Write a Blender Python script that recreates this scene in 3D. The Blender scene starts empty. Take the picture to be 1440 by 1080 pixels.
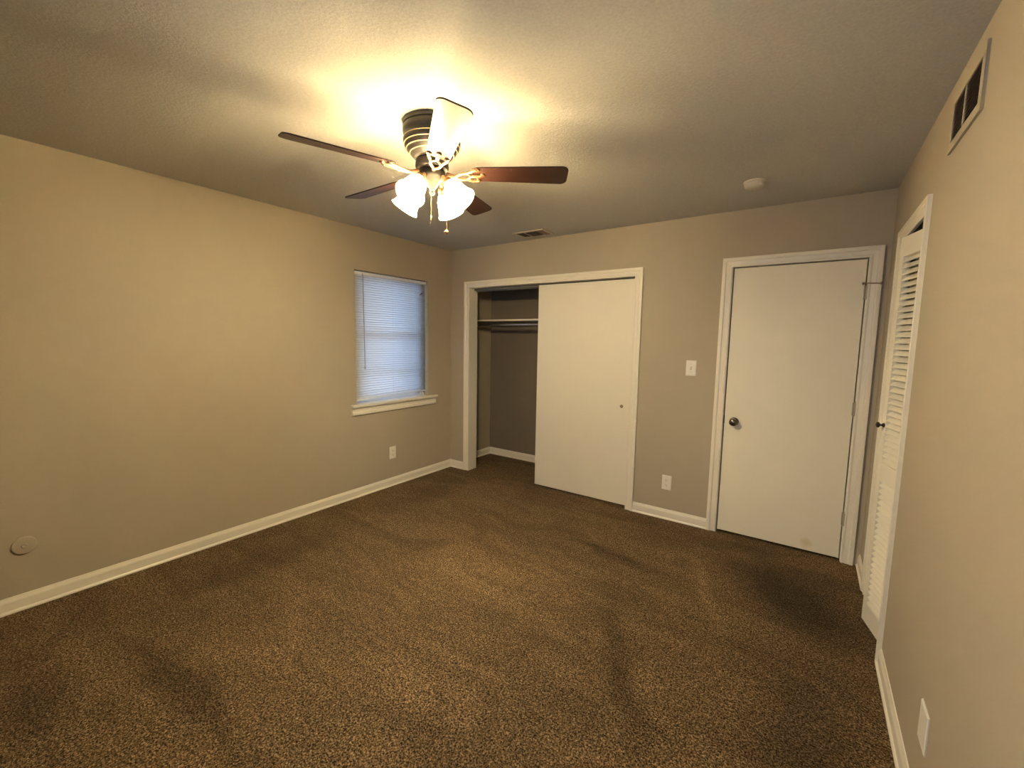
import bpy, bmesh, math, random
from mathutils import Vector, Matrix

random.seed(7)
S = bpy.context.scene
COL = S.collection

# ------------------------------------------------------------------ camera
# X runs right along the closet wall (Y = 0), the window wall is X = 0, Z is up, metres
W, H, REAR = 3.720, 2.44, -4.45
CAM = Vector((3.3553, -3.5885, 1.4728))
YAW, PITCH, ROLL, FPX = 0.6086, -0.1025, 0.0168, 601.42
fw = Vector((-math.sin(YAW)*math.cos(PITCH), math.cos(YAW)*math.cos(PITCH), math.sin(PITCH)))
rt = fw.cross(Vector((0, 0, 1))).normalized()
up = rt.cross(fw)
r2 = rt*math.cos(ROLL) + up*math.sin(ROLL)
u2 = -rt*math.sin(ROLL) + up*math.cos(ROLL)
cd = bpy.data.cameras.new('camera')
cd.sensor_width = 36.0
cd.lens = FPX/1440*36
cd.clip_start = 0.02
cam = bpy.data.objects.new('camera', cd)
COL.objects.link(cam)
M = Matrix((r2, u2, -fw)).transposed().to_4x4()
M.translation = CAM
cam.matrix_world = M
S.camera = cam

# ------------------------------------------------------------------ world, daylight and exposure
SKY = (0.56, 0.70, 1.0)
SKY_STRENGTH = 1.15
LAMP_RGB = (1.0, 0.84, 0.53)
BULB = 350.0
SHADE_GLOW = 0.5
EXPOSURE = 2.85
wd = bpy.data.worlds.new('world')
S.world = wd
wd.use_nodes = True
bg = wd.node_tree.nodes['Background']
bg.inputs['Color'].default_value = (*SKY, 1)
bg.inputs['Strength'].default_value = SKY_STRENGTH
vs = S.view_settings
vs.view_transform = 'Standard'
vs.look = 'None'
vs.exposure = EXPOSURE
vs.gamma = 1
vs.use_curve_mapping = False


def portal(name, loc, rot, sx, sy):
    l = bpy.data.lights.new(name, 'AREA')
    l.shape = 'RECTANGLE'
    l.size = sx
    l.size_y = sy
    l.cycles.is_portal = True
    o = bpy.data.objects.new(name, l)
    o.location = loc
    o.rotation_euler = rot
    COL.objects.link(o)


# an area light shines along its local -Z
portal('daylight_left_window', (-0.16, -0.79, 1.47), (0, -math.pi/2, 0), 1.25, 0.92)
portal('daylight_rear_window', (2.65, REAR-0.16, 1.40), (math.pi/2, 0, 0), 0.95, 1.15)

# ------------------------------------------------------------------ materials
MAT = {}


def new_mat(name):
    m = bpy.data.materials.new(name)
    m.use_nodes = True
    MAT[name] = m
    nt = m.node_tree
    return m, nt, nt.nodes['Principled BSDF']


def simple(name, rgb, rough=0.5, metal=0.0, bump=None, coat=0.0, spec=0.5):
    m, nt, b = new_mat(name)
    b.inputs['Base Color'].default_value = (*rgb, 1)
    b.inputs['Roughness'].default_value = rough
    b.inputs['Metallic'].default_value = metal
    b.inputs['Coat Weight'].default_value = coat
    b.inputs['Specular IOR Level'].default_value = spec
    if bump:
        sc, st, dist = bump
        tc = nt.nodes.new('ShaderNodeTexCoord')
        n = nt.nodes.new('ShaderNodeTexNoise')
        n.inputs['Scale'].default_value = sc
        n.inputs['Detail'].default_value = 3
        bm_ = nt.nodes.new('ShaderNodeBump')
        bm_.inputs['Strength'].default_value = st
        bm_.inputs['Distance'].default_value = dist
        nt.links.new(tc.outputs['Object'], n.inputs['Vector'])
        nt.links.new(n.outputs['Fac'], bm_.inputs['Height'])
        nt.links.new(bm_.outputs['Normal'], b.inputs['Normal'])
    return m


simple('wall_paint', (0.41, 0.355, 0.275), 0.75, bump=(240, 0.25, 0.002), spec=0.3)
simple('closet_paint_shaded', (0.19, 0.155, 0.115), 0.8, bump=(240, 0.2, 0.002), spec=0.3)  # darker closet coat with the closet's shade worked into its colour
simple('trim_paint', (0.78, 0.73, 0.63), 0.38, bump=(35, 0.08, 0.002))
simple('door_paint', (0.77, 0.715, 0.61), 0.48, bump=(130, 0.15, 0.002))
simple('plate_plastic', (0.78, 0.76, 0.70), 0.35)
simple('slot_dark', (0.02, 0.018, 0.015), 0.7)
simple('bronze_dark', (0.014, 0.011, 0.010), 0.45, metal=0.2, spec=0.3)
simple('bronze_gold', (0.15, 0.075, 0.035), 0.45, metal=0.6)
simple('ring_tan', (0.30, 0.21, 0.13), 0.4, metal=0.5)
simple('brass', (0.62, 0.45, 0.2), 0.25, metal=1.0)
simple('nickel_dark', (0.20, 0.17, 0.13), 0.22, metal=1.0)
simple('steel', (0.55, 0.55, 0.55), 0.3, metal=1.0)
simple('black_knob', (0.012, 0.012, 0.012), 0.3)
simple('vent_paint', (0.50, 0.44, 0.36), 0.55)
simple('vent_slat', (0.22, 0.17, 0.15), 0.6)
simple('vinyl', (0.75, 0.77, 0.80), 0.4)
simple('wand_plastic', (0.34, 0.33, 0.32), 0.3)
simple('detector_cream', (0.60, 0.55, 0.46), 0.5)
simple('hinge_paint', (0.36, 0.31, 0.24), 0.4)
simple('track_metal', (0.22, 0.21, 0.20), 0.5, metal=0.6)
simple('red_tip', (0.16, 0.03, 0.02), 0.4)

# ceiling: lightly stippled off-white paint
m, nt, b = new_mat('ceiling_paint')
b.inputs['Roughness'].default_value = 0.85
b.inputs['Specular IOR Level'].default_value = 0.2
tc = nt.nodes.new('ShaderNodeTexCoord')
n1 = nt.nodes.new('ShaderNodeTexNoise')
n1.inputs['Scale'].default_value = 95
n1.inputs['Detail'].default_value = 4
n1.inputs['Roughness'].default_value = 0.65
bp = nt.nodes.new('ShaderNodeBump')
bp.inputs['Strength'].default_value = 0.55
bp.inputs['Distance'].default_value = 0.004
cr = nt.nodes.new('ShaderNodeValToRGB')
cr.color_ramp.elements[0].position = 0.3
cr.color_ramp.elements[0].color = (0.45, 0.44, 0.42, 1)
cr.color_ramp.elements[1].position = 0.7
cr.color_ramp.elements[1].color = (0.55, 0.54, 0.51, 1)
nt.links.new(tc.outputs['Object'], n1.inputs['Vector'])
nt.links.new(n1.outputs['Fac'], bp.inputs['Height'])
nt.links.new(n1.outputs['Fac'], cr.inputs['Fac'])
nt.links.new(cr.outputs['Color'], b.inputs['Base Color'])
nt.links.new(bp.outputs['Normal'], b.inputs['Normal'])

# carpet: brown twisted pile, fleck by fleck, with brushed swathes that also paint in light and shade
m, nt, b = new_mat('carpet')
b.inputs['Roughness'].default_value = 0.95
b.inputs['Specular IOR Level'].default_value = 0.05
b.inputs['Sheen Weight'].default_value = 0.08
b.inputs['Sheen Roughness'].default_value = 0.6
b.inputs['Sheen Tint'].default_value = (0.6, 0.5, 0.4, 1)
tc = nt.nodes.new('ShaderNodeTexCoord')


def noise(scale, detail=3, rough=0.6, dist=0.0, vec=None):
    n = nt.nodes.new('ShaderNodeTexNoise')
    n.inputs['Scale'].default_value = scale
    n.inputs['Detail'].default_value = detail
    n.inputs['Roughness'].default_value = rough
    n.inputs['Distortion'].default_value = dist
    nt.links.new(vec or tc.outputs['Object'], n.inputs['Vector'])
    return n


fine = noise(150, 3, 0.6, 0.7)
med = noise(38, 3, 0.6, 0.5)
mp = nt.nodes.new('ShaderNodeMapping')
mp.inputs['Rotation'].default_value = (0, 0, 0.6)
mp.inputs['Scale'].default_value = (0.9, 2.2, 1)
nt.links.new(tc.outputs['Object'], mp.inputs['Vector'])
big = noise(1.7, 3, 0.5, 1.2, mp.outputs['Vector'])
cr = nt.nodes.new('ShaderNodeValToRGB')
e = cr.color_ramp.elements
e[0].position = 0.375
e[0].color = (0.016, 0.008, 0.002, 1)
e[1].position = 0.64
e[1].color = (0.34, 0.235, 0.135, 1)
x = e.new(0.5)
x.color = (0.116, 0.072, 0.030, 1)
nt.links.new(fine.outputs['Fac'], cr.inputs['Fac'])


def math_node(op, a, b_):
    n = nt.nodes.new('ShaderNodeMath')
    n.operation = op
    for i, v in enumerate((a, b_)):
        if isinstance(v, (int, float)):
            n.inputs[i].default_value = v
        else:
            nt.links.new(v, n.inputs[i])
    return n.outputs[0]


mr = nt.nodes.new('ShaderNodeMapRange')
mr.inputs['From Min'].default_value = 0.36
mr.inputs['From Max'].default_value = 0.62
mr.inputs['To Min'].default_value = 0.85
mr.inputs['To Max'].default_value = 1.2
nt.links.new(big.outputs['Fac'], mr.inputs['Value'])
mr2 = nt.nodes.new('ShaderNodeMapRange')
mr2.inputs['From Min'].default_value = 0.3
mr2.inputs['From Max'].default_value = 0.7
mr2.inputs['To Min'].default_value = 0.75
mr2.inputs['To Max'].default_value = 1.25
nt.links.new(med.outputs['Fac'], mr2.inputs['Value'])
warp = noise(2.6, 3, 0.55)
wv = nt.nodes.new('ShaderNodeVectorMath')
wv.operation = 'MULTIPLY_ADD'
wv.inputs[1].default_value = (0.22, 0.22, 0.0)
nt.links.new(warp.outputs['Color'], wv.inputs[0])
sub = nt.nodes.new('ShaderNodeVectorMath')
sub.operation = 'SUBTRACT'
sub.inputs[1].default_value = (0.11, 0.11, 0.0)
nt.links.new(tc.outputs['Object'], sub.inputs[0])
nt.links.new(sub.outputs['Vector'], wv.inputs[2])
# trodden and brushed swathes of pile, with light and shade painted in: x, y, half length, half width, heading, change of tone
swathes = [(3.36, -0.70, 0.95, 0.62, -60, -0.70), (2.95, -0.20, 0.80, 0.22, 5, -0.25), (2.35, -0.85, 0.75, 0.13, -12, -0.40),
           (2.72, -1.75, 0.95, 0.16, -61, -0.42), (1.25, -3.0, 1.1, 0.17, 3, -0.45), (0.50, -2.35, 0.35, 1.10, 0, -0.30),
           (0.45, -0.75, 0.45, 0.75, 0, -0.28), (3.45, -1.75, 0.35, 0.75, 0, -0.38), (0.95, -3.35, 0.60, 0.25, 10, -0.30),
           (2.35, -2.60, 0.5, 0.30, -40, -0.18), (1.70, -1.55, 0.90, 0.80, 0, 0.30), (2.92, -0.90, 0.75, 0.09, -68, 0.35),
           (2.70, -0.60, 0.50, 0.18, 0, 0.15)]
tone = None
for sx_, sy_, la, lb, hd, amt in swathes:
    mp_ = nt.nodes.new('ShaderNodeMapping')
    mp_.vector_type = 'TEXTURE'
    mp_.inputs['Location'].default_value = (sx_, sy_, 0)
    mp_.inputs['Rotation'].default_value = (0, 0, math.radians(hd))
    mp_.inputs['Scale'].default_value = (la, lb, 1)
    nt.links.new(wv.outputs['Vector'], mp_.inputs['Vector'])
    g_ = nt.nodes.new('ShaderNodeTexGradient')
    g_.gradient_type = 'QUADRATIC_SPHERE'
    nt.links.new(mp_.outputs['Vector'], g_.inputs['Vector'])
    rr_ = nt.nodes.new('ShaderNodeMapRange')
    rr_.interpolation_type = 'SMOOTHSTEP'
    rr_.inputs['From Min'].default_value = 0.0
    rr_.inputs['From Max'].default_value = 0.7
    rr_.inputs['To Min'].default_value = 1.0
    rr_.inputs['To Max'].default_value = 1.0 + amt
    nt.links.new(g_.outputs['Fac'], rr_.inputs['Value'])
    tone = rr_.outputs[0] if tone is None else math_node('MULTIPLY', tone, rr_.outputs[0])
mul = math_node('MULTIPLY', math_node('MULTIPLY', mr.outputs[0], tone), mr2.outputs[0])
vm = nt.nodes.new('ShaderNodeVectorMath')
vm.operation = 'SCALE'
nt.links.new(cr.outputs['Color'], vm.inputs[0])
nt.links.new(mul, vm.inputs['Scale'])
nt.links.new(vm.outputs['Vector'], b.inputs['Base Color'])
hgt = math_node('ADD', fine.outputs['Fac'], math_node('MULTIPLY', med.outputs['Fac'], 0.8))
bp = nt.nodes.new('ShaderNodeBump')
bp.inputs['Strength'].default_value = 1.0
bp.inputs['Distance'].default_value = 0.012
nt.links.new(hgt, bp.inputs['Height'])
nt.links.new(bp.outputs['Normal'], b.inputs['Normal'])

# walnut-dark fan blades with a clear gloss
m, nt, b = new_mat('blade_wood')
b.inputs['Roughness'].default_value = 0.42
b.inputs['Coat Weight'].default_value = 0.15
b.inputs['Coat Roughness'].default_value = 0.35
b.inputs['Specular IOR Level'].default_value = 0.35
tc = nt.nodes.new('ShaderNodeTexCoord')
mp = nt.nodes.new('ShaderNodeMapping')
mp.inputs['Scale'].default_value = (4, 60, 60)
nt.links.new(tc.outputs['Object'], mp.inputs['Vector'])
n = noise(1.0, 4, 0.6, 0.8, mp.outputs['Vector'])
cr = nt.nodes.new('ShaderNodeValToRGB')
cr.color_ramp.elements[0].color = (0.008, 0.0025, 0.002, 1)
cr.color_ramp.elements[1].color = (0.034, 0.010, 0.006, 1)
nt.links.new(n.outputs['Fac'], cr.inputs['Fac'])
nt.links.new(cr.outputs['Color'], b.inputs['Base Color'])

# entrance door: the same paint with a faint yellow smear near the foot
m, nt, b = new_mat('entry_door_paint')
b.inputs['Roughness'].default_value = 0.5
tc = nt.nodes.new('ShaderNodeTexCoord')
n = noise(130, 3)
bp = nt.nodes.new('ShaderNodeBump')
bp.inputs['Strength'].default_value = 0.15
bp.inputs['Distance'].default_value = 0.002
nt.links.new(n.outputs['Fac'], bp.inputs['Height'])
nt.links.new(bp.outputs['Normal'], b.inputs['Normal'])
vd = nt.nodes.new('ShaderNodeVectorMath')
vd.operation = 'DISTANCE'
vd.inputs[1].default_value = (3.42, 0.012, 0.075)
nt.links.new(tc.outputs['Object'], vd.inputs[0])
wob = noise(30, 2)
dd = math_node('ADD', vd.outputs['Value'], math_node('MULTIPLY', wob.outputs['Fac'], 0.05))
mr = nt.nodes.new('ShaderNodeMapRange')
mr.inputs['From Min'].default_value = 0.035
mr.inputs['From Max'].default_value = 0.075
mr.inputs['To Min'].default_value = 0.55
mr.inputs['To Max'].default_value = 0.0
nt.links.new(dd, mr.inputs['Value'])
mx = nt.nodes.new('ShaderNodeMix')
mx.data_type = 'RGBA'
mx.inputs['A'].default_value = (0.80, 0.74, 0.62, 1)
mx.inputs['B'].default_value = (0.60, 0.48, 0.26, 1)
nt.links.new(mr.outputs[0], mx.inputs['Factor'])
nt.links.new(mx.outputs['Result'], b.inputs['Base Color'])


def shader_mix(name, build):
    m = bpy.data.materials.new(name)
    m.use_nodes = True
    MAT[name] = m
    t = m.node_tree
    t.nodes.clear()
    out = t.nodes.new('ShaderNodeOutputMaterial')
    t.links.new(build(t), out.inputs['Surface'])
    return m


def mix(t, f, a, b_):
    n = t.nodes.new('ShaderNodeMixShader')
    if isinstance(f, float):
        n.inputs[0].default_value = f
    else:
        t.links.new(f, n.inputs[0])
    t.links.new(a, n.inputs[1])
    t.links.new(b_, n.inputs[2])
    return n.outputs[0]


def node(t, kind, **kw):
    n = t.nodes.new(kind)
    for k, v in kw.items():
        n.inputs[k].default_value = v
    return n.outputs[0]


def b_glass(t):
    fr = node(t, 'ShaderNodeFresnel', IOR=1.45)
    return mix(t, fr, node(t, 'ShaderNodeBsdfTransparent', Color=(0.93, 0.97, 0.98, 1)),
               node(t, 'ShaderNodeBsdfGlossy', Roughness=0.02))


def b_blind(t):
    d = node(t, 'ShaderNodeBsdfDiffuse', Color=(0.72, 0.73, 0.74, 1))
    tr = node(t, 'ShaderNodeBsdfTranslucent', Color=(0.80, 0.84, 0.88, 1))
    return mix(t, 0.40, d, tr)


def b_shade(t):
    d = node(t, 'ShaderNodeBsdfDiffuse', Color=(0.75, 0.70, 0.60, 1))
    tr = node(t, 'ShaderNodeBsdfTranslucent', Color=(0.85, 0.80, 0.68, 1))
    em = node(t, 'ShaderNodeEmission', Color=(1.0, 0.80, 0.50, 1), Strength=SHADE_GLOW)
    add = t.nodes.new('ShaderNodeAddShader')
    t.links.new(mix(t, 0.6, d, tr), add.inputs[0])
    t.links.new(em, add.inputs[1])
    return mix(t, 0.42, add.outputs[0], node(t, 'ShaderNodeBsdfTransparent', Color=(1, 0.95, 0.85, 1)))


def b_bulb(t):
    return node(t, 'ShaderNodeEmission', Color=(*LAMP_RGB, 1), Strength=BULB)


shader_mix('glass', b_glass)
shader_mix('blind_vinyl', b_blind)
shader_mix('shade_glass', b_shade)
shader_mix('bulb_glow', b_bulb)


# ------------------------------------------------------------------ mesh helpers
def link(name, bm, mat, parent=None, smooth=False, bevel=0.0, seg=2):
    me = bpy.data.meshes.new(name)
    bmesh.ops.remove_doubles(bm, verts=bm.verts, dist=1e-6)
    bmesh.ops.recalc_face_normals(bm, faces=bm.faces)
    bm.to_mesh(me)
    bm.free()
    o = bpy.data.objects.new(name, me)
    COL.objects.link(o)
    me.materials.append(MAT[mat])
    if smooth:
        for p in me.polygons:
            p.use_smooth = True
        try:
            me.set_sharp_from_angle(angle=math.radians(38))
        except Exception:
            pass
    if bevel:
        b_ = o.modifiers.new('bevel', 'BEVEL')
        b_.width = bevel
        b_.segments = seg
        b_.limit_method = 'ANGLE'
        b_.angle_limit = math.radians(40)
    if parent:
        o.parent = parent
    return o


def box(bm, x0, x1, y0, y1, z0, z1):
    vs_ = [bm.verts.new((x, y, z)) for x in (x0, x1) for y in (y0, y1) for z in (z0, z1)]
    for f in ((0, 1, 3, 2), (4, 6, 7, 5), (0, 4, 5, 1), (2, 3, 7, 6), (0, 2, 6, 4), (1, 5, 7, 3)):
        bm.faces.new([vs_[i] for i in f])


def lathe(bm, prof, mtx=Matrix(), n=32, cap=True):
    """prof: list of (radius, height); revolved about local Z then moved by mtx"""
    rings = []
    for r, z in prof:
        rings.append([bm.verts.new(mtx @ Vector((r*math.cos(2*math.pi*k/n), r*math.sin(2*math.pi*k/n), z))) for k in range(n)])
    for a, b_ in zip(rings, rings[1:]):
        for k in range(n):
            bm.faces.new((a[k], a[(k+1) % n], b_[(k+1) % n], b_[k]))
    if cap:
        bm.faces.new(rings[0])
        bm.faces.new(rings[-1])


def tube(bm, pts, r, n=10):
    pts = [Vector(p) for p in pts]
    rings = []
    for i, p in enumerate(pts):
        t = (pts[min(i+1, len(pts)-1)] - pts[max(i-1, 0)]).normalized()
        a = t.orthogonal().normalized() if i == 0 else (prev - t*prev.dot(t)).normalized()
        prev = a
        b_ = t.cross(a)
        rr = r[i] if isinstance(r, (list, tuple)) else r
        rings.append([bm.verts.new(p + a*rr*math.cos(2*math.pi*k/n) + b_*rr*math.sin(2*math.pi*k/n)) for k in range(n)])
    for a, b_ in zip(rings, rings[1:]):
        for k in range(n):
            bm.faces.new((a[k], a[(k+1) % n], b_[(k+1) % n], b_[k]))
    bm.faces.new(rings[0])
    bm.faces.new(rings[-1])


def extrude_path(bm, path, prof, closed_ends=True):
    """path: list of frames (origin, u, v); prof: list of (a, b) -> origin + a*u + b*v"""
    rings = [[bm.verts.new(o + u*a + v*b_) for a, b_ in prof] for o, u, v in path]
    k = len(prof)
    for A, B in zip(rings, rings[1:]):
        for i in range(k):
            bm.faces.new((A[i], A[(i+1) % k], B[(i+1) % k], B[i]))
    if closed_ends:
        bm.faces.new(rings[0])
        bm.faces.new(rings[-1])


def tag(o, label, cat, group=None, kind=None):
    o['label'] = label
    o['category'] = cat
    if group:
        o['group'] = group
    if kind:
        o['kind'] = kind
    return o


def empty(name, loc, label, cat, group=None, kind=None, rz=0.0):
    o = bpy.data.objects.new(name, None)
    o.empty_display_size = 0.1
    o.location = loc
    o.rotation_euler = (0, 0, rz)
    COL.objects.link(o)
    return tag(o, label, cat, group, kind)


def struct(name, bm, mat, label, cat, **kw):
    return tag(link(name, bm, mat, **kw), label, cat, kind='structure')


def keep(o, parent):
    """parent a world-space mesh under an Empty without moving it"""
    o.parent = parent
    o.matrix_parent_inverse = parent.matrix_world.inverted() if parent.matrix_world != Matrix() else \
        (Matrix.Translation(parent.location) @ Matrix.Rotation(parent.rotation_euler.z, 4, 'Z')).inverted()
    return o


# ------------------------------------------------------------------ room shell
CX0, CX1, CZ = 0.277, 2.098, 2.022        # closet opening between its jambs
DX0, DX1, DZ = 2.837, 3.614, 2.034        # entrance door opening
WY0, WY1, WZ0, WZ1 = -1.236, -0.347, 0.862, 2.070    # window recess
LY0, LY1, LZ = -1.020, -0.410, 2.035      # louvred closet opening
JT = 0.018                                # jamb board thickness
FT = 0.13                                 # far wall thickness
CB = 0.74                                 # back of the closet

bm = bmesh.new()
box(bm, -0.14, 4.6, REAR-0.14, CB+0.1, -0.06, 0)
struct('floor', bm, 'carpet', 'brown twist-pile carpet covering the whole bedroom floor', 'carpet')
bm = bmesh.new()
box(bm, -0.14, 4.6, REAR-0.14, CB+0.1, H, H+0.1)
struct('ceiling', bm, 'ceiling_paint', 'flat stippled beige-white ceiling above the fan', 'ceiling')

bm = bmesh.new()                          # wall with the closet and the entrance door
box(bm, 0, CX0-JT, 0, FT, 0, H)
box(bm, CX1+JT, DX0-JT, 0, FT, 0, H)
box(bm, DX1+JT, W, 0, FT, 0, H)
box(bm, CX0-JT, CX1+JT, 0, FT, CZ+JT, H)
box(bm, DX0-JT, DX1+JT, 0, FT, DZ+JT, H)
struct('wall_far', bm, 'wall_paint', 'greige painted wall holding the closet and the flush door', 'wall')

bm = bmesh.new()                          # wall with the window
box(bm, -0.14, 0, REAR, WY0, 0, H)
box(bm, -0.14, 0, WY1, CB, 0, H)
box(bm, -0.14, 0, WY0, WY1, 0, WZ0)
box(bm, -0.14, 0, WY0, WY1, WZ1, H)
struct('wall_left', bm, 'wall_paint', 'long greige wall with the blind-covered window', 'wall')

bm = bmesh.new()
box(bm, W, W+0.12, REAR, LY0-JT, 0, H)
box(bm, W, W+0.12, LY1+JT, CB, 0, H)
box(bm, W, W+0.12, LY0-JT, LY1+JT, LZ+JT, H)
struct('wall_right', bm, 'wall_paint', 'greige wall on the right with the louvred door and return vent', 'wall')

RX0, RX1, RZ0, RZ1 = 2.2, 3.1, 0.86, 1.95  # rear window
bm = bmesh.new()
box(bm, -0.14, RX0, REAR-0.14, REAR, 0, H)
box(bm, RX1, W+0.12, REAR-0.14, REAR, 0, H)
box(bm, RX0, RX1, REAR-0.14, REAR, 0, RZ0)
box(bm, RX0, RX1, REAR-0.14, REAR, RZ1, H)
struct('wall_rear', bm, 'wall_paint', 'greige wall behind the photographer with the second window', 'wall')

bm = bmesh.new()
box(bm, 0, 4.6, CB, CB+0.1, 0, H)
struct('wall_closet_back', bm, 'closet_paint_shaded', 'shaded greige back wall inside the open closet', 'wall')
bm = bmesh.new()
box(bm, 2.30, 2.36, FT, CB, 0, H)
struct('wall_closet_right', bm, 'closet_paint_shaded', 'closet end wall behind the white sliding door', 'wall')
bm = bmesh.new()
box(bm, 4.45, 4.6, REAR, CB, 0, H)
box(bm, W+0.12, 4.45, -0.10, -0.04, 0, H)
box(bm, W+0.12, 4.45, -1.50, -1.44, 0, H)
struct('wall_closet_side', bm, 'closet_paint_shaded', 'shade-toned walls inside the closet behind the louvred door', 'wall')

bm = bmesh.new()  # unseen eave, added outside to darken the upper part of the blind
box(bm, -.78, -.141, -3.2, .9, 2.23, 2.27)
box(bm, -.80, -.78, -3.2, .9, 2.10, 2.29)
struct('added_eave', bm, 'door_paint', 'unseen eave added to dim the top of the left window blind', 'eave')

# ------------------------------------------------------------------ trim
CAS = 0.069
CPROF = [(0, 0), (0, .009), (.005, .012), (.011, .012), (.016, .0095), (.040, .0125), (.045, .017), (.050, .018),
         (.066, .018), (CAS, .016), (CAS, 0)]


def casing(name, a0, a1, top, to3, label, cas=CAS):
    """three-sided mitred casing; to3(a, z, d) maps wall coordinate, height and depth to world"""
    bm = bmesh.new()
    prof = [(p*cas/CAS, d) for p, d in CPROF]
    rings = []
    for corner in range(4):
        ring = []
        for p, d in prof:
            if corner == 0:
                ring.append(to3(a0-p, 0, d))
            elif corner == 1:
                ring.append(to3(a0-p, top+p, d))
            elif corner == 2:
                ring.append(to3(a1+p, top+p, d))
            else:
                ring.append(to3(a1+p, 0, d))
        rings.append([bm.verts.new(v) for v in ring])
    k = len(prof)
    for A, B in zip(rings, rings[1:]):
        for i in range(k):
            bm.faces.new((A[i], A[(i+1) % k], B[(i+1) % k], B[i]))
    bm.faces.new(rings[0])
    bm.faces.new(rings[-1])
    return struct(name, bm, 'trim_paint', label, 'trim')


far3 = lambda a, z, d: Vector((a, -d, z))
right3 = lambda a, z, d: Vector((W-d, a, z))
casing('trim_1', CX0, CX1, CZ, far3, 'white moulded casing around the wide closet opening')
casing('trim_2', DX0-.003, DX1+.003, DZ, far3, 'white moulded casing around the flush entrance door')
casing('trim_3', LY0, LY1, LZ, right3, 'white casing around the narrow louvred closet door')

# jamb liners
bm = bmesh.new()
box(bm, CX0-JT, CX0, 0, FT+.003, 0, CZ)
box(bm, CX1, CX1+JT, 0, FT+.003, 0, CZ)
box(bm, CX0-JT, CX1+JT, 0, FT+.003, CZ, CZ+JT)
struct('trim_4', bm, 'trim_paint', 'white jamb boards lining the open closet doorway', 'trim')
bm = bmesh.new()
box(bm, DX0-JT, DX0, 0, FT, 0, DZ)
box(bm, DX1, DX1+JT, 0, FT, 0, DZ)
box(bm, DX0-JT, DX1+JT, 0, FT, DZ, DZ+JT)
box(bm, DX0, DX0+.012, .052, .085, 0, DZ)
box(bm, DX1-.012, DX1, .052, .085, 0, DZ)
struct('trim_5', bm, 'trim_paint', 'white jamb boards lining the entrance doorway', 'trim')
bm = bmesh.new()
box(bm, W, W+.12, LY0-JT, LY0, 0, LZ)
box(bm, W, W+.12, LY1, LY1+JT, 0, LZ)
box(bm, W, W+.12, LY0-JT, LY1+JT, LZ, LZ+JT)
struct('trim_6', bm, 'trim_paint', 'white jamb boards lining the louvred closet doorway', 'trim')

BPROF = [(0, 0), (.0185, 0), (.0185, .008), (.015, .013), (.0115, .016), (.0115, .060), (.010, .066), (.0055, .078), (.004, .084), (0, .085)]


def baseboard(name, runs, label):
    """runs: list of (p, q, n): from p to q along the floor, n points into the room; mitre offsets folded in"""
    bm = bmesh.new()
    for p, q, n_, mp_, mq in runs:
        p, q, n_ = Vector((*p, 0)), Vector((*q, 0)), Vector((*n_, 0))
        t = (q-p).normalized()
        A, B = [], []
        for d, z in BPROF:
            A.append(bm.verts.new(p + n_*d + t*(d*mp_) + Vector((0, 0, z))))
            B.append(bm.verts.new(q + n_*d - t*(d*mq) + Vector((0, 0, z))))
        k = len(BPROF)
        for i in range(k):
            bm.faces.new((A[i], A[(i+1) % k], B[(i+1) % k], B[i]))
        bm.faces.new(A)
        bm.faces.new(B)
    return struct(name, bm, 'trim_paint', label, 'baseboard')


baseboard('baseboard_left', [((0, REAR), (0, 0), (1, 0), 1, 1)], 'long white baseboard along the window wall')
baseboard('baseboard_far', [((0, 0), (CX0-CAS, 0), (0, -1), 1, 0)], 'short white baseboard between the window wall and closet')
baseboard('baseboard_far.001', [((CX1+CAS, 0), (DX0-.003-CAS, 0), (0, -1), 0, 0)], 'white baseboard below the outlet between closet and entrance door')
baseboard('baseboard_right', [((W, 0), (W, LY1+CAS), (-1, 0), 0, 0)], 'short white baseboard between the corner and louvred door')
baseboard('baseboard_right.001', [((W, LY0-CAS), (W, REAR), (-1, 0), 0, 0)], 'white baseboard in the right foreground below the blank plate')
baseboard('baseboard_rear', [((0, REAR), (W, REAR), (0, 1), 1, 1)], 'white baseboard under the rear window')
baseboard('baseboard_closet', [((0, CB), (2.30, CB), (0, -1), 1, 1), ((0, FT), (0, CB), (1, 0), 0, 1)],
          'white baseboard along the floor inside the open closet')

# ------------------------------------------------------------------ closet fittings
shelf = empty('closet_shelf', (0, CB, 1.60), 'painted closet shelf on ledger boards above the metal rod', 'shelf')
bm = bmesh.new()
box(bm, 0.001, 2.299, 0.40, CB-.001, 1.688, 1.706)
keep(link('shelf_board', bm, 'trim_paint', bevel=.001), shelf)
bm = bmesh.new()
box(bm, 0.02, 2.28, CB-.02, CB-.001, 1.60, 1.687)
keep(link('ledger_board', bm, 'closet_paint_shaded'), shelf)
bm = bmesh.new()
box(bm, 0.001, 0.02, 0.34, CB-.001, 1.60, 1.687)
keep(link('ledger_board', bm, 'closet_paint_shaded'), shelf)
rod = empty('closet_rod', (0, 0.37, 1.645), 'round grey metal hanging rod below the closet shelf', 'clothes rod')
bm = bmesh.new()
tube(bm, [(0.022, .37, 1.645), (2.298, .37, 1.645)], .0155, 20)
keep(link('rod_tube', bm, 'steel', smooth=True), rod)
bm = bmesh.new()
lathe(bm, [(.031, 0), (.031, .004), (.021, .006), (.021, .018), (.0165, .018)], Matrix.Translation((.0205, .37, 1.645)) @ Matrix.Rotation(math.pi/2, 4, 'Y'), 24)
keep(link('rod_socket', bm, 'steel', smooth=True), rod)

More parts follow.
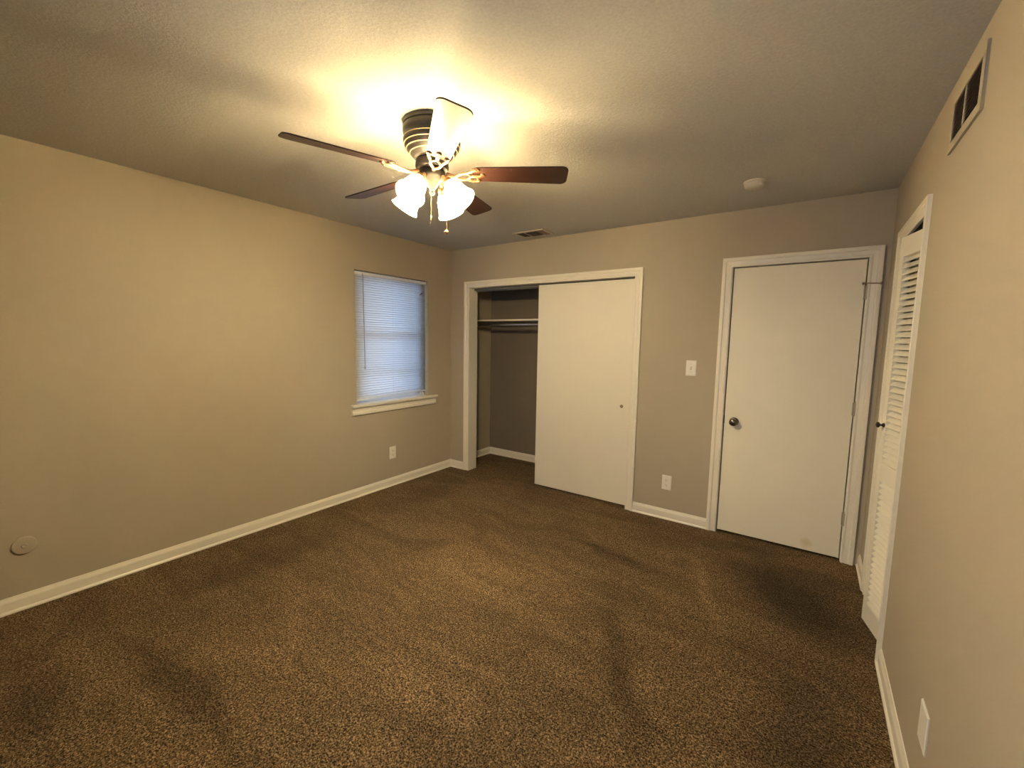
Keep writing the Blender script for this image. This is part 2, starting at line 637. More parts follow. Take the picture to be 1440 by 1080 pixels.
bm = bmesh.new()
box(bm, CX0+.001, CX1-.001, .078, .081, CZ-.022, CZ-.001)
box(bm, CX0+.001, CX1-.001, .078, .118, CZ-.004, CZ-.001)
box(bm, CX0+.001, CX1-.001, .115, .118, CZ-.030, CZ-.004)
struct('trim_7', bm, 'track_metal', 'metal sliding track under the head of the closet opening', 'track')

# sliding closet door
d2 = empty('door_1', (1.60, .057, 0), 'plain white sliding closet door covering the right half of the closet', 'door', kind='structure')
bm = bmesh.new()
box(bm, 1.128, 2.088, .040, .074, .014, 2.008)
keep(link('door_panel', bm, 'door_paint', bevel=.002), d2)
bm = bmesh.new()
mt = Matrix.Translation((2.012, .040, .905)) @ Matrix.Rotation(math.pi/2, 4, 'X')
lathe(bm, [(.0150, -.001), (.0150, .0022), (.0122, .0022), (.0115, .0004), (.0001, .0004)], mt, 28, cap=False)
keep(link('finger_pull', bm, 'ring_tan', smooth=True), d2)

# entrance door
d1 = empty('door_2', (3.22, .03, 0), 'flush white entrance door with a dark round knob', 'door', kind='structure')
bm = bmesh.new()
box(bm, DX0+.006, DX1-.0065, .012, .047, .018, DZ-.007)
keep(link('door_panel', bm, 'entry_door_paint', bevel=.0015), d1)
bm = bmesh.new()
mt = Matrix.Translation((2.910, .0118, .885)) @ Matrix.Rotation(math.pi/2, 4, 'X')
lathe(bm, [(.0001, 0), (.031, 0), (.032, .004), (.028, .008), (.013, .011), (.011, .026), (.015, .032), (.025, .038), (.0285, .047),
           (.0275, .056), (.021, .063), (.010, .066), (.0001, .0665)], mt, 32, cap=False)
k = keep(link('door_knob', bm, 'nickel_dark', smooth=True), d1)
k['label'] = 'dark burnished metal knob'
bm = bmesh.new()
box(bm, DX0-.0002, DX0+.0052, .008, .034, .865, .925)
keep(link('latch_plate', bm, 'slot_dark'), d1)
for z in (1.815, 1.055, .300):
    bm = bmesh.new()
    for i in range(5):
        lathe(bm, [(.006, 0), (.006, .0165)], Matrix.Translation((DX1+.001, .003, z-.045+i*.018)), 14)
    lathe(bm, [(.0045, 0), (.0045, .006), (.002, .009)], Matrix.Translation((DX1+.001, .003, z+.045)), 14)
    box(bm, DX1-.012, DX1-.001, .0095, .0125, z-.044, z+.044)
    box(bm, DX1+.001, DX1+.010, -.0105, .003, z-.044, z+.044)
    keep(link('door_hinge', bm, 'hinge_paint', smooth=True), d1)
bm = bmesh.new()
tube(bm, [(3.598, -.004, 1.872), (3.610, -.014, 1.872), (3.640, -.020, 1.869), (3.682, -.026, 1.866)], .0038, 10)
lathe(bm, [(.0075, 0), (.0075, .010)], Matrix.Translation((3.677, -.026, 1.8665)) @ Matrix.Rotation(math.pi/2, 4, 'Y'), 16)
lathe(bm, [(.0075, 0), (.0075, .008)], Matrix.Translation((3.598, -.004, 1.872)) @ Matrix.Rotation(-math.pi/2, 4, 'Y'), 16)
lathe(bm, [(.008, 0), (.008, .004)], Matrix.Translation((DX1+.001, .002, 1.868)), 16)
keep(link('hinge_pin_stop', bm, 'ring_tan', smooth=True), d1)

# louvred bifold door
d3 = empty('door_3', (W, -.72, 0), 'narrow white louvred bifold door standing slightly ajar', 'door', kind='structure')
LEAF, LTH = 0.296, 0.028
P1 = Vector((W+.042, LY0+.006, 0))         # pivot by the near jamb
OUT = .072
AX = math.asin(OUT/LEAF)
FOLD = Vector((P1.x-OUT, P1.y+LEAF*math.cos(AX), 0))


def leaf(p, q, flip):
    """one louvred leaf from p to q; outward is the room side"""
    t = (q-p).normalized()
    L = (q-p).length
    n_ = Vector((-t.y, t.x, 0))
    if n_.x > 0:
        n_ = -n_
    mtx = Matrix((t, n_, Vector((0, 0, 1)))).transposed().to_4x4()
    mtx.translation = p
    st, z0, z1 = .040, .022, 2.000
    zb, zm0, zm1, zt = .125, .790, .885, 1.905
    bm = bmesh.new()
    h = LTH/2
    box(bm, 0, st, -h, h, z0, z1)
    box(bm, L-st, L, -h, h, z0, z1)
    box(bm, st, L-st, -h, h, z0, zb)
    box(bm, st, L-st, -h, h, zm0, zm1)
    box(bm, st, L-st, -h, h, zt, z1)
    bm.transform(mtx)
    frame = link('door_leaf', bm, 'trim_paint', bevel=.0012)
    bm = bmesh.new()
    for a, b_, cnt in ((zb, zm0, 22), (zm1, zt, 34)):
        for i in range(cnt):
            zc = a + (i+.5)*(b_-a)/cnt
            # slat slopes down towards the room
            prof = [(-.0130, .0125), (-.0105, .0145), (.0130, -.0085), (.0135, -.0120), (.0105, -.0135), (-.0130, .0085)]
            A = [bm.verts.new((st-.003, y, zc+z)) for y, z in prof]
            B = [bm.verts.new((L-st+.003, y, zc+z)) for y, z in prof]
            for j in range(len(prof)):
                bm.faces.new((A[j], A[(j+1) % len(prof)], B[(j+1) % len(prof)], B[j]))
            bm.faces.new(A)
            bm.faces.new(B)
    bm.transform(mtx)
    sl = link('louvre_slats', bm, 'trim_paint')
    sl.parent = frame
    return frame, mtx


f1, m1 = leaf(P1, FOLD, False)
keep(f1, d3)
P2 = Vector((W+.042, LY1-.006, 0))
dy = math.sqrt(LEAF**2-OUT**2)
Q2 = FOLD + Vector((OUT, min(dy, LY1-.008-FOLD.y), 0))
f2, m2 = leaf(FOLD+Vector((.003, .004, 0)), Q2, True)
keep(f2, d3)
bm = bmesh.new()
kn = m1 @ Matrix.Translation((LEAF-.026, LTH/2, 1.075)) @ Matrix.Rotation(-math.pi/2, 4, 'X')
lathe(bm, [(.0001, -.0005), (.011, -.0005), (.011, .004), (.0055, .009), (.0050, .014), (.0085, .018), (.0135, .022), (.0150, .026),
           (.0130, .031), (.006, .034), (.0001, .0345)], kn, 24, cap=False)
k = link('door_knob', bm, 'black_knob', smooth=True)
keep(k, d3)
k['label'] = 'small black knob'
bm = bmesh.new()
box(bm, W+.028, W+.056, LY0+.002, LY1-.002, LZ-.022, LZ-.004)
box(bm, W+.003, W+.118, LY0+.001, LY1-.001, LZ-.004, LZ-.0002)  # black sheet under the head, painting in the darkness of the gap
struct('trim_8', bm, 'slot_dark', 'metal track and black shade sheet above the louvred bifold door', 'track')

# ------------------------------------------------------------------ left window
wn = empty('window_1', (-.11, (WY0+WY1)/2, WZ0), 'white window set in the left wall behind the blind', 'window', kind='structure')
XO, XI = -.128, -.085
bm = bmesh.new()
fr = .040
box(bm, XO, XI, WY0+.001, WY0+fr, WZ0+.004, WZ1-.001)
box(bm, XO, XI, WY1-fr, WY1-.001, WZ0+.004, WZ1-.001)
box(bm, XO, XI, WY0+fr, WY1-fr, WZ0+.004, WZ0+.030)
box(bm, XO, XI, WY0+fr, WY1-fr, WZ1-fr, WZ1-.001)
keep(link('window_frame', bm, 'vinyl', bevel=.002), wn)
MZ = 1.500
for a, b_, xx in ((WZ0+.030, MZ+.018, -.098), (MZ-.018, WZ1-fr, -.116)):
    bm = bmesh.new()
    y0, y1 = WY0+fr, WY1-fr
    s = .034
    box(bm, xx-.010, xx+.010, y0, y0+s, a, b_)
    box(bm, xx-.010, xx+.010, y1-s, y1, a, b_)
    box(bm, xx-.010, xx+.010, y0+s, y1-s, a, a+s)
    box(bm, xx-.010, xx+.010, y0+s, y1-s, b_-s, b_)
    if a < 1:
        box(bm, xx-.006, xx+.006, y0+s, y1-s, 1.13, 1.152)
    sash = keep(link('window_sash', bm, 'vinyl', bevel=.0015), wn)
    bm = bmesh.new()
    box(bm, xx-.002, xx+.002, y0+s-.004, y1-s+.004, a+s-.004, b_-s+.004)
    pane = link('window_pane', bm, 'glass')
    pane.parent = sash

bm = bmesh.new()                          # stool and apron
yA, yB = WY0-.064, WY1+.108
box(bm, -.084, 0, WY0+.001, WY1-.001, WZ0-.002, WZ0+.003)
box(bm, 0, .038, yA, yB, WZ0-.020, WZ0+.003)
o = struct('trim_9', bm, 'trim_paint', 'white window stool projecting below the blind', 'window sill', bevel=.003)
bm = bmesh.new()
prof = [(0, WZ0-.020), (.021, WZ0-.020), (.021, WZ0-.030), (.014, WZ0-.042), (.014, WZ0-.062), (.019, WZ0-.068), (.019, WZ0-.090), (.012, WZ0-.097), (0, WZ0-.097)]
A = [bm.verts.new((x_, yA+.010, z)) for x_, z in prof]
B = [bm.verts.new((x_, yB-.010, z)) for x_, z in prof]
for i in range(len(prof)):
    bm.faces.new((A[i], A[(i+1) % len(prof)], B[(i+1) % len(prof)], B[i]))
bm.faces.new(A)
bm.faces.new(B)
struct('trim_10', bm, 'trim_paint', 'moulded white apron under the window stool', 'trim')

# blind
bl = empty('window_blind', (-.03, (WY0+WY1)/2, WZ1), 'closed white mini blind hanging crooked in the left window', 'blind')
b0, b1 = WY0+.006, WY1-.016
bm = bmesh.new()
box(bm, -.050, -.016, b0, b1, WZ1-.036, WZ1-.009)
keep(link('head_rail', bm, 'vinyl', bevel=.002), bl)
bm = bmesh.new()
PIT = .0213
ztop = WZ1-.046
zl, zr = .912, .936                        # bottom slat heights, left (near) and right (far) ends
ns = 53
for i in range(ns):
    f = i/(ns-1)
    sag = max(0.0, (f-.80)/.20)**1.0
    zc_even = ztop + (.932-ztop)*f
    zA = zc_even + (zl-.932)*sag
    zB = zc_even + (zr-.932)*sag
    jit = random.uniform(-.0006, .0006)
    prof = []
    for j in range(5):
        s_ = (j/4-.5)*.025
        bow = .0028*(1-(2*j/4-1)**2)
        th = math.radians(76)
        prof.append((-.033 + s_*math.cos(th) + bow*math.sin(th), -s_*math.sin(th)+jit + bow*math.cos(th)))
    prev = None
    ringA = [bm.verts.new((x_, b0+.002, zA+z)) for x_, z in prof]
    ringB = [bm.verts.new((x_, b1-.002, zB+z)) for x_, z in prof]
    for j in range(4):
        bm.faces.new((ringA[j], ringA[j+1], ringB[j+1], ringB[j]))
sl = link('blind_slats', bm, 'blind_vinyl', smooth=True)
so = sl.modifiers.new('thick', 'SOLIDIFY')
so.thickness = .0005
keep(sl, bl)
bm = bmesh.new()
A = [bm.verts.new((x_, b0, zl-.014+z)) for x_, z in ((-.046, -.008), (-.022, -.008), (-.022, .004), (-.046, .004))]
B = [bm.verts.new((x_, b1, zr-.014+z)) for x_, z in ((-.046, -.008), (-.022, -.008), (-.022, .004), (-.046, .004))]
for i in range(4):
    bm.faces.new((A[i], A[(i+1) % 4], B[(i+1) % 4], B[i]))
bm.faces.new(A)
bm.faces.new(B)
keep(link('bottom_rail', bm, 'vinyl', bevel=.002), bl)
for yy in (b0+.13, (b0+b1)/2, b1-.13):
    bm = bmesh.new()
    fz = zl + (zr-zl)*(yy-b0)/(b1-b0)
    tube(bm, [(-.0225, yy, WZ1-.030), (-.0225, yy, fz-.012)], .0006, 6)
    keep(link('ladder_cord', bm, 'blind_vinyl'), bl)
bm = bmesh.new()
tube(bm, [(-.014, -1.140, WZ1-.022), (-.010, -1.139, WZ1-.060), (-.008, -1.134, 1.205)], .0038, 8)
lathe(bm, [(.0045, 0), (.0055, -.012), (.0045, -.022), (.001, -.024)], Matrix.Translation((-.008, -1.134, 1.207)), 12)
keep(link('tilt_wand', bm, 'wand_plastic', smooth=True), bl)
bm = bmesh.new()
tube(bm, [(-.026, -.445, 1.920), (.008, -.455, 1.928), (.030, -.462, 1.932)], [.003, .0055, .0075], 10)
k = keep(link('cord_end', bm, 'red_tip', smooth=True), bl)
k['label'] = 'dark red cord end poking out of the slats'

# white clip on the stool
bm = bmesh.new()
pts = [(-.050, -.470, WZ0+.006), (-.046, -.425, WZ0+.012), (-.045, -.405, WZ0+.050), (-.045, -.393, WZ0+.052), (-.043, -.383, WZ0+.020), (-.042, -.373, WZ0+.0055)]
tube(bm, pts, [.0030, .006, .0060, .0065, .006, .0045], 8)
tube(bm, [(-.045, -.400, WZ0+.048), (-.030, -.402, WZ0+.030), (-.026, -.404, WZ0+.0055)], [.004, .005, .003], 8)
tag(link('blind_bracket', bm, 'plate_plastic', smooth=True), 'small white plastic bracket lying at the far end of the window sill', 'bracket')

# rear window (behind the photographer)
w2 = empty('window_2', ((RX0+RX1)/2, REAR-.1, RZ0), 'second bedroom window in the rear wall', 'window', kind='structure')
bm = bmesh.new()
s = .05
box(bm, RX0+.001, RX0+s, REAR-.12, REAR-.06, RZ0+.001, RZ1-.001)
box(bm, RX1-s, RX1-.001, REAR-.12, REAR-.06, RZ0+.001, RZ1-.001)
box(bm, RX0+s, RX1-s, REAR-.12, REAR-.06, RZ0+.001, RZ0+s)
box(bm, RX0+s, RX1-s, REAR-.12, REAR-.06, RZ1-s, RZ1-.001)
box(bm, (RX0+RX1)/2-.02, (RX0+RX1)/2+.02, REAR-.12, REAR-.06, RZ0+s, RZ1-s)
keep(link('window_frame', bm, 'vinyl', bevel=.002), w2)
for a, b_ in ((RX0+s, (RX0+RX1)/2-.02), ((RX0+RX1)/2+.02, RX1-s)):
    bm = bmesh.new()
    box(bm, a, b_, REAR-.092, REAR-.088, RZ0+s, RZ1-s)
    keep(link('window_pane', bm, 'glass'), w2)

# ------------------------------------------------------------------ wall plates
def rounded_plate(bm, w, h, t, to3):
    """bevelled plate centred on (0,0), thickness t"""
    ins = .004
    A = [bm.verts.new(to3(x_, z, 0)) for x_, z in ((-w/2, -h/2), (w/2, -h/2), (w/2, h/2), (-w/2, h/2))]
    B = [bm.verts.new(to3(x_, z, t*.55)) for x_, z in ((-w/2, -h/2), (w/2, -h/2), (w/2, h/2), (-w/2, h/2))]
    C_ = [bm.verts.new(to3(x_, z, t)) for x_, z in ((-w/2+ins, -h/2+ins), (w/2-ins, -h/2+ins), (w/2-ins, h/2-ins), (-w/2+ins, h/2-ins))]
    bm.faces.new(A)
    bm.faces.new(C_)
    for P, Q in ((A, B), (B, C_)):
        for i in range(4):
            bm.faces.new((P[i], P[(i+1) % 4], Q[(i+1) % 4], Q[i]))


def disc(bm, cx, cz, r, d0, d1, to3, n=18, sx=1.0, flat=1.0):
    A, B = [], []
    for k_ in range(n):
        a = 2*math.pi*k_/n
        x_ = cx + r*sx*math.cos(a)
        z = cz + max(-r*flat, min(r*flat, r*math.sin(a)))
        A.append(bm.verts.new(to3(x_, z, d0)))
        B.append(bm.verts.new(to3(x_, z, d1)))
    bm.faces.new(A)
    bm.faces.new(B)
    for i in range(n):
        bm.faces.new((A[i], A[(i+1) % n], B[(i+1) % n], B[i]))


def rect(bm, x0, x1, z0, z1, d0, d1, to3):
    A = [bm.verts.new(to3(x_, z, d0)) for x_, z in ((x0, z0), (x1, z0), (x1, z1), (x0, z1))]
    B = [bm.verts.new(to3(x_, z, d1)) for x_, z in ((x0, z0), (x1, z0), (x1, z1), (x0, z1))]
    bm.faces.new(A)
    bm.faces.new(B)
    for i in range(4):
        bm.faces.new((A[i], A[(i+1) % 4], B[(i+1) % 4], B[i]))


def outlet(loc, wall, label):
    root = empty('power_outlet', loc, label, 'outlet', 'duplex wall outlets')
    if wall == 'far':
        to3 = lambda a, z, d: Vector((a, -d, z))
    else:
        to3 = lambda a, z, d: Vector((d, a, z))
    bm = bmesh.new()
    rounded_plate(bm, .076, .122, .006, to3)
    p_ = link('cover_plate', bm, 'plate_plastic')
    p_.parent = root
    for dz in (.0205, -.0205):
        bm = bmesh.new()
        disc(bm, 0, dz, .0175, .0055, .0078, to3, 24, flat=.80)
        r_ = link('socket_face', bm, 'plate_plastic')
        r_.parent = root
        bm = bmesh.new()
        rect(bm, -.0080, -.0056, dz-.001, dz+.009, .0070, .0081, to3)
        rect(bm, .0052, .0072, dz+.0005, dz+.008, .0070, .0081, to3)
        disc(bm, 0, dz-.0080, .0027, .0070, .0081, to3, 12)
        s_ = link('socket_slots', bm, 'slot_dark')
        s_.parent = r_
    bm = bmesh.new()
    disc(bm, 0, 0, .0032, .0058, .0070, to3, 14)
    s_ = link('screw', bm, 'plate_plastic')
    s_.parent = root
    return root


outlet((2.443, 0, .312), 'far', 'white duplex outlet low on the wall between closet and entrance door')
outlet((0, -.838, .337), 'left', 'white duplex outlet low on the wall under the window')

sw = empty('light_switch', (2.582, 0, 1.275), 'white toggle light switch on the wall left of the entrance door', 'light switch')
bm = bmesh.new()
rounded_plate(bm, .076, .122, .006, far3)
link('cover_plate', bm, 'plate_plastic').parent = sw
bm = bmesh.new()
rect(bm, -.0055, .0055, -.0125, .0125, .0050, .0066, far3)
link('toggle_slot', bm, 'vent_paint').parent = sw
bm = bmesh.new()
A = [bm.verts.new(Vector((x_, y_, z))) for x_, y_, z in ((-.0042, -.005, -.009), (.0042, -.005, -.009), (.0042, -.005, .004), (-.0042, -.005, .004))]
B = [bm.verts.new(Vector((x_, y_, z))) for x_, y_, z in ((-.0034, -.018, .004), (.0034, -.018, .004), (.0034, -.017, .010), (-.0034, -.017, .010))]
bm.faces.new(A)
bm.faces.new(B)
for i in range(4):
    bm.faces.new((A[i], A[(i+1) % 4], B[(i+1) % 4], B[i]))
link('toggle', bm, 'plate_plastic').parent = sw
for dz in (.030, -.030):
    bm = bmesh.new()
    disc(bm, 0, dz, .0034, .0058, .0070, far3, 14)
    link('screw', bm, 'steel').parent = sw

bp_ = empty('blank_plate', (W, -1.880, .318), 'white blank cover plate low on the right wall in the foreground', 'wall plate')
to3r = lambda a, z, d: Vector((-d, a, z))
bm = bmesh.new()
rounded_plate(bm, .092, .124, .0055, to3r)
link('cover_plate', bm, 'plate_plastic').parent = bp_
for dy_ in (-.023, .023):
    for dz in (.042, -.042):
        bm = bmesh.new()
        disc(bm, dy_, dz, .0032, .0052, .0062, to3r, 12)
        link('screw', bm, 'plate_plastic').parent = bp_

rc = empty('round_wall_cap', (0, -3.283, .346), 'round wall-coloured cover cap low on the left wall', 'wall cap')
bm = bmesh.new()
mt = Matrix.Rotation(math.pi/2, 4, 'Y')
lathe(bm, [(.0001, 0), (.046, 0), (.047, .005), (.044, .010), (.030, .0125), (.016, .0135), (.0001, .0135)], mt, 40, cap=False)
link('cover_disc', bm, 'wall_paint', smooth=True).parent = rc
bm = bmesh.new()
lathe(bm, [(.0001, .0130), (.012, .0130), (.0125, .0160), (.010, .0185), (.004, .0170), (.0001, .0165)], mt, 24, cap=False)
link('centre_boss', bm, 'wall_paint', smooth=True).parent = rc

# ------------------------------------------------------------------ vents and detector
cv = empty('ceiling_vent', (1.215, -.212, H), 'painted ceiling air register above the closet opening', 'vent')
bm = bmesh.new()
x0, x1, y0, y1 = -.165, .155, -.100, .100
t_ = .010
for a in ((x0, x1, y0, y0+.022), (x0, x1, y1-.022, y1), (x0, x0+.022, y0+.022, y1-.022), (x1-.022, x1, y0+.022, y1-.022)):
    box(bm, a[0], a[1], a[2], a[3], -t_, 0)
box(bm, -.062, -.052, y0+.022, y1-.022, -t_, -.002)
box(bm, .073, .083, y0+.022, y1-.022, -t_, -.002)
link('register_frame', bm, 'vent_paint', bevel=.002).parent = cv
bm = bmesh.new()
box(bm, x0+.02, x1-.02, y0+.02, y1-.02, -.003, -.001)
link('duct_opening', bm, 'slot_dark').parent = cv


def vanes(bm, xa, xb, ya, yb, n_, tilt, along='x'):
    for i in range(n_):
        f = (i+.5)/n_
        c, s_ = math.cos(tilt)*.0075, math.sin(tilt)*.0075
        if along == 'x':
            yc = ya+(yb-ya)*f
            P_ = [(xa, yc-c, -.007-s_), (xb, yc-c, -.007-s_), (xb, yc+c, -.007+s_), (xa, yc+c, -.007+s_)]
        else:
            xc = xa+(xb-xa)*f
            P_ = [(xc-c, ya, -.007-s_), (xc-c, yb, -.007-s_), (xc+c, yb, -.007+s_), (xc+c, ya, -.007+s_)]
        A_ = [bm.verts.new(Vector(p)) for p in P_]
        B_ = [bm.verts.new(Vector(p)+Vector((0, 0, .0008))) for p in P_]
        bm.faces.new(A_)
        bm.faces.new(B_)
        for j in range(4):
            bm.faces.new((A_[j], A_[(j+1) % 4], B_[(j+1) % 4], B_[j]))


bm = bmesh.new()
vanes(bm, -.143, -.062, y0+.022, y1-.022, 6, math.radians(-25), 'y')
link('vane_bank', bm, 'vent_paint').parent = cv
bm = bmesh.new()
vanes(bm, -.052, .073, y0+.022, y1-.022, 11, math.radians(28), 'x')
link('vane_bank', bm, 'vent_slat').parent = cv
bm = bmesh.new()
vanes(bm, .083, .133, y0+.022, y1-.022, 3, math.radians(62), 'y')
link('vane_bank', bm, 'vent_slat').parent = cv

rv = empty('return_vent', (W, -1.50, 2.275), 'large wall-coloured return air grille high on the right wall', 'vent')
a0, a1, z0, z1 = -.195, .185, -.098, .098
bm = bmesh.new()
for q_ in ((a0, a1, z0, z0+.030), (a0, a1, z1-.030, z1), (a0, a0+.030, z0+.030, z1-.030), (a1-.030, a1, z0+.030, z1-.030)):
    rect(bm, q_[0], q_[1], q_[2], q_[3], 0, .009, to3r)
rect(bm, .005, .015, z0+.030, z1-.030, .001, .008, to3r)
link('grille_frame', bm, 'wall_paint', bevel=.0015).parent = rv
bm = bmesh.new()
rect(bm, a0+.02, a1-.02, z0+.02, z1-.02, .0003, .0015, to3r)
link('duct_opening', bm, 'slot_dark').parent = rv
bm = bmesh.new()
nb = 14
for i in range(nb):
    zc = z0+.030 + (i+.5)*(z1-z0-.06)/nb
    for sa, sb in ((a0+.03, .005), (.015, a1-.03)):
        P_ = [to3r(sa, zc-.0035, .0075), to3r(sb, zc-.0035, .0075), to3r(sb, zc+.0035, .0018), to3r(sa, zc+.0035, .0018)]
        A_ = [bm.verts.new(p) for p in P_]
        B_ = [bm.verts.new(p+Vector((0, 0, -.0008))) for p in P_]
        bm.faces.new(A_)
        bm.faces.new(B_)
        for j in range(4):
            bm.faces.new((A_[j], A_[(j+1) % 4], B_[(j+1) % 4], B_[j]))
link('grille_vanes', bm, 'vent_slat').parent = rv

sd = empty('smoke_detector', (3.005, -.575, H), 'round white smoke detector on the ceiling near the entrance door', 'smoke detector')
bm = bmesh.new()
lathe(bm, [(.0001, 0), (.062, 0), (.062, -.008), (.058, -.010), (.056, -.014), (.058, -.016), (.054, -.030), (.046, -.036), (.0001, -.037)], n=40, cap=False)
link('detector_body', bm, 'detector_cream', smooth=True).parent = sd
bm = bmesh.new()
lathe(bm, [(.0001, -.0368), (.011, -.0368), (.010, -.0395), (.0001, -.0395)], Matrix.Translation((.018, -.015, 0)), 20, cap=False)
link('test_button', bm, 'detector_cream', smooth=True).parent = sd

# ------------------------------------------------------------------ ceiling fan
FX, FY, BZ = 1.871, -2.127, 2.225
fan = empty('ceiling_fan', (FX, FY, H), 'dark bronze five-blade ceiling fan with four lit glass shades', 'ceiling fan')


def fanpart(name, bm, mat, parent=None, smooth=True, **kw):
    o = link(name, bm, mat, smooth=smooth, **kw)
    o.parent = parent or fan
    return o


bm = bmesh.new()                           # motor bowl hugging the ceiling
lathe(bm, [(.0001, 0), (.124, 0), (.129, -.006), (.130, -.020), (.127, -.024), (.130, -.028), (.130, -.050), (.127, -.054),
           (.127, -.074), (.129, -.080), (.127, -.096), (.122, -.102), (.119, -.114), (.110, -.122), (.104, -.131), (.094, -.139),
           (.084, -.150), (.072, -.158), (.0001, -.158)], n=48, cap=False)
house = fanpart('motor_housing', bm, 'bronze_dark')
bm = bmesh.new()
for r_, z in ((.1275, -.077), (.1245, -.099), (.1145, -.118), (.099, -.135)):
    ring = [(r_-.003, z+.0016), (r_+.0018, z+.0016), (r_+.0026, z), (r_+.001, z-.0016), (r_-.004, z-.0016)]
    lathe(bm, ring+[ring[0]], n=48, cap=False)
o = fanpart('trim_rings', bm, 'ring_tan', house)
bm = bmesh.new()                           # rotor hub where blade irons bolt on
lathe(bm, [(.0001, -.158), (.066, -.158), (.074, -.166), (.076, -.190), (.070, -.200), (.0001, -.200)], n=40, cap=False)
fanpart('rotor_hub', bm, 'bronze_dark')
bm = bmesh.new()                           # switch housing and light fitter
lathe(bm, [(.0001, -.200), (.052, -.200), (.058, -.206), (.060, -.214), (.060, -.232), (.055, -.240), (.044, -.250), (.030, -.260),
           (.022, -.274), (.014, -.280), (.010, -.294), (.013, -.300), (.006, -.312), (.0001, -.314)], n=40, cap=False)
fanpart('switch_housing', bm, 'bronze_dark')


def blade_mesh():
    bm = bmesh.new()
    # outline in blade plane: x outwards, y across
    pts = []
    r0_, r1_ = .185, .620
    w0_, w1_ = .050, .064
    top = [(r0_, w0_*.70), (r0_+.012, w0_*.92), (r0_+.035, w0_)]
    for i in range(1, 8):
        f = i/8
        top.append((r0_+.035 + (r1_-.035-r0_-.035)*f, w0_+(w1_-w0_)*f))
    cx_ = r1_-.030
    for k_ in range(0, 7):
        a = math.radians(90-k_*15)
        top.append((cx_+.030*math.cos(a), w1_-.030+.030*math.sin(a)))
    outline = top + [(x_, -y_) for x_, y_ in reversed(top)]
    A = [bm.verts.new((x_, y_, .003)) for x_, y_ in outline]
    B = [bm.verts.new((x_, y_, -.003)) for x_, y_ in outline]
    bm.faces.new(A)
    bm.faces.new(B)
    for i in range(len(A)):
        bm.faces.new((A[i], A[(i+1) % len(A)], B[(i+1) % len(A)], B[i]))
    return bm


def iron_mesh():
    """scrolled blade iron: arm from the hub splitting round an open loop to a three-lobed pad under the blade"""
    bm = bmesh.new()
    tube(bm, [(.066, 0, -.004), (.085, 0, -.009), (.105, 0, -.014)], [.011, .009, .008], 10)
    for s_ in (1, -1):
        tube(bm, [(.103, 0, -.014), (.118, s_*.013, -.015), (.138, s_*.022, -.014), (.160, s_*.024, -.012), (.180, s_*.032, -.010), (.200, s_*.040, -.008),
                  (.214, s_*.036, -.007)], [.007, .0065, .006, .006, .0065, .007, .006], 8)
        tube(bm, [(.160, s_*.022, -.012), (.172, s_*.010, -.011), (.182, 0, -.010)], .0055, 8)
        lathe(bm, [(.0001, -.0095), (.010, -.0095), (.012, -.006), (.012, -.0032), (.0001, -.0032)], Matrix.Translation((.210, s_*.038, 0)), 14, cap=False)
    tube(bm, [(.180, 0, -.010), (.205, 0, -.009), (.232, 0, -.007)], [.007, .009, .006], 8)
    lathe(bm, [(.0001, -.0095), (.010, -.0095), (.012, -.006), (.012, -.0032), (.0001, -.0032)], Matrix.Translation((.232, 0, 0)), 14, cap=False)
    return bm


A0 = .6018
PITCH_B = math.radians(-13)
blade0 = link('blade', blade_mesh(), 'blade_wood', bevel=.0012)
iron0 = link('blade_iron', iron_mesh(), 'bronze_gold', smooth=True)
iron0.parent = blade0
for k_ in range(5):
    if k_ == 0:
        b_o, i_o = blade0, iron0
    else:
        b_o = blade0.copy()
        COL.objects.link(b_o)
        i_o = iron0.copy()
        COL.objects.link(i_o)
        i_o.parent = b_o
    b_o.parent = fan
    a = A0 + k_*2*math.pi/5
    # pitched about its own long axis, clockwise edge raised
    b_o.matrix_local = Matrix.Translation((0, 0, BZ-H)) @ Matrix.Rotation(a, 4, 'Z') @ Matrix.Rotation(PITCH_B, 4, 'X')

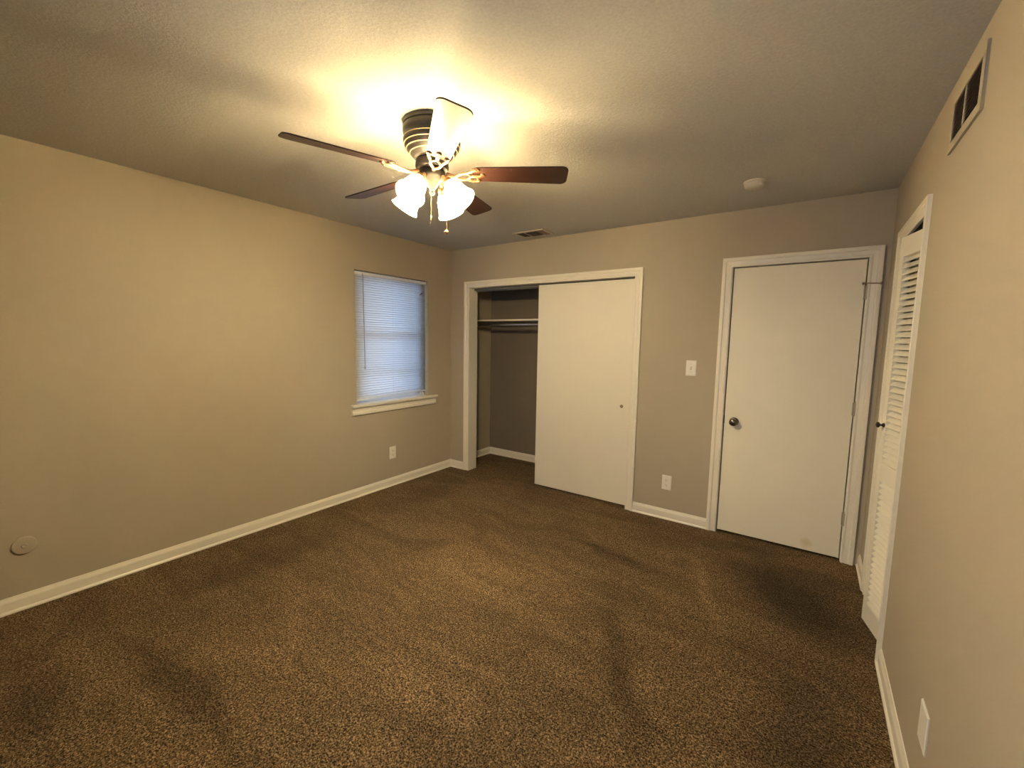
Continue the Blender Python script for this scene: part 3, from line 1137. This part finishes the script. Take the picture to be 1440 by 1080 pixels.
# light kit: camera-right axis sits at azimuth ~0.61
RZA = math.pi/2 + (-(math.pi/2) + YAW)
tilt = math.radians(40)
for deg in (-115, -25, 65, 155):
    a = YAW + math.radians(deg)
    root = Matrix.Rotation(a, 4, 'Z')
    bm = bmesh.new()
    tube(bm, [(.046, 0, -.234), (.062, 0, -.237), (.075, 0, -.247), (.084, 0, -.262)], [.008, .0085, .009, .011], 12)
    S0 = Vector((.084, 0, -.262))
    ax = Matrix.Translation(S0) @ Matrix.Rotation(math.pi-tilt, 4, 'Y')
    # ax local +Z points down and outwards
    lathe(bm, [(.0001, -.012), (.016, -.012), (.023, -.004), (.025, .006), (.025, .020), (.0001, .020)], ax, 24, cap=False)
    bm.transform(root)
    arm = fanpart('light_arm', bm, 'bronze_gold')
    bm = bmesh.new()
    outer = [(.0235, .008), (.027, .018), (.036, .032), (.0445, .050), (.0485, .068), (.052, .088), (.0585, .106), (.066, .118)]
    inner = [(r_-.0022, z) for r_, z in reversed(outer)]
    lathe(bm, outer+inner+[outer[0]], ax, 40, cap=False)
    bm.transform(root)
    sh = fanpart('lamp_shade', bm, 'shade_glass')
    bm = bmesh.new()
    lathe(bm, [(.0001, .020), (.010, .020), (.012, .034), (.020, .050), (.0235, .064), (.020, .078), (.010, .086), (.0001, .088)], ax, 20, cap=False)
    bm.transform(root)
    fanpart('light_bulb', bm, 'bulb_glow')

# pull chains: positions measured right of the axis seen from the doorway
for off, toward, zend, ball in ((.066, .012, -.470, True), (.004, -.050, -.425, False)):
    d_ = rt*off + Vector((-fw.x, -fw.y, 0)).normalized()*(-toward)
    bm = bmesh.new()
    z = -.262
    x_, y_ = d_.x*.9, d_.y*.9
    tube(bm, [(x_*.85, y_*.85, -.222), (x_, y_, -.226), (x_, y_, -.26), (d_.x, d_.y, zend+.012)], (.0005), 6)
    zz = -.230
    while zz > zend+.012:
        f = (zz+.226)/(zend+.012+.226)
        lathe(bm, [(.0001, .0012), (.0011, 0), (.0001, -.0012)], Matrix.Translation((x_+(d_.x-x_)*f, y_+(d_.y-y_)*f, zz)), 6, cap=False)
        zz -= .006
    ch = fanpart('pull_chain', bm, 'brass')
    bm = bmesh.new()
    if ball:
        lathe(bm, [(.0001, .013), (.003, .012), (.0035, .009), (.008, .006), (.0115, 0), (.0105, -.006), (.006, -.011), (.0001, -.0125)],
              Matrix.Translation((d_.x, d_.y, zend)), 20, cap=False)
    else:
        lathe(bm, [(.0001, .012), (.0015, .010), (.002, .0), (.0022, -.010), (.0001, -.011)], Matrix.Translation((d_.x, d_.y, zend)), 14, cap=False)
    fanpart('chain_pendant', bm, 'brass', ch)
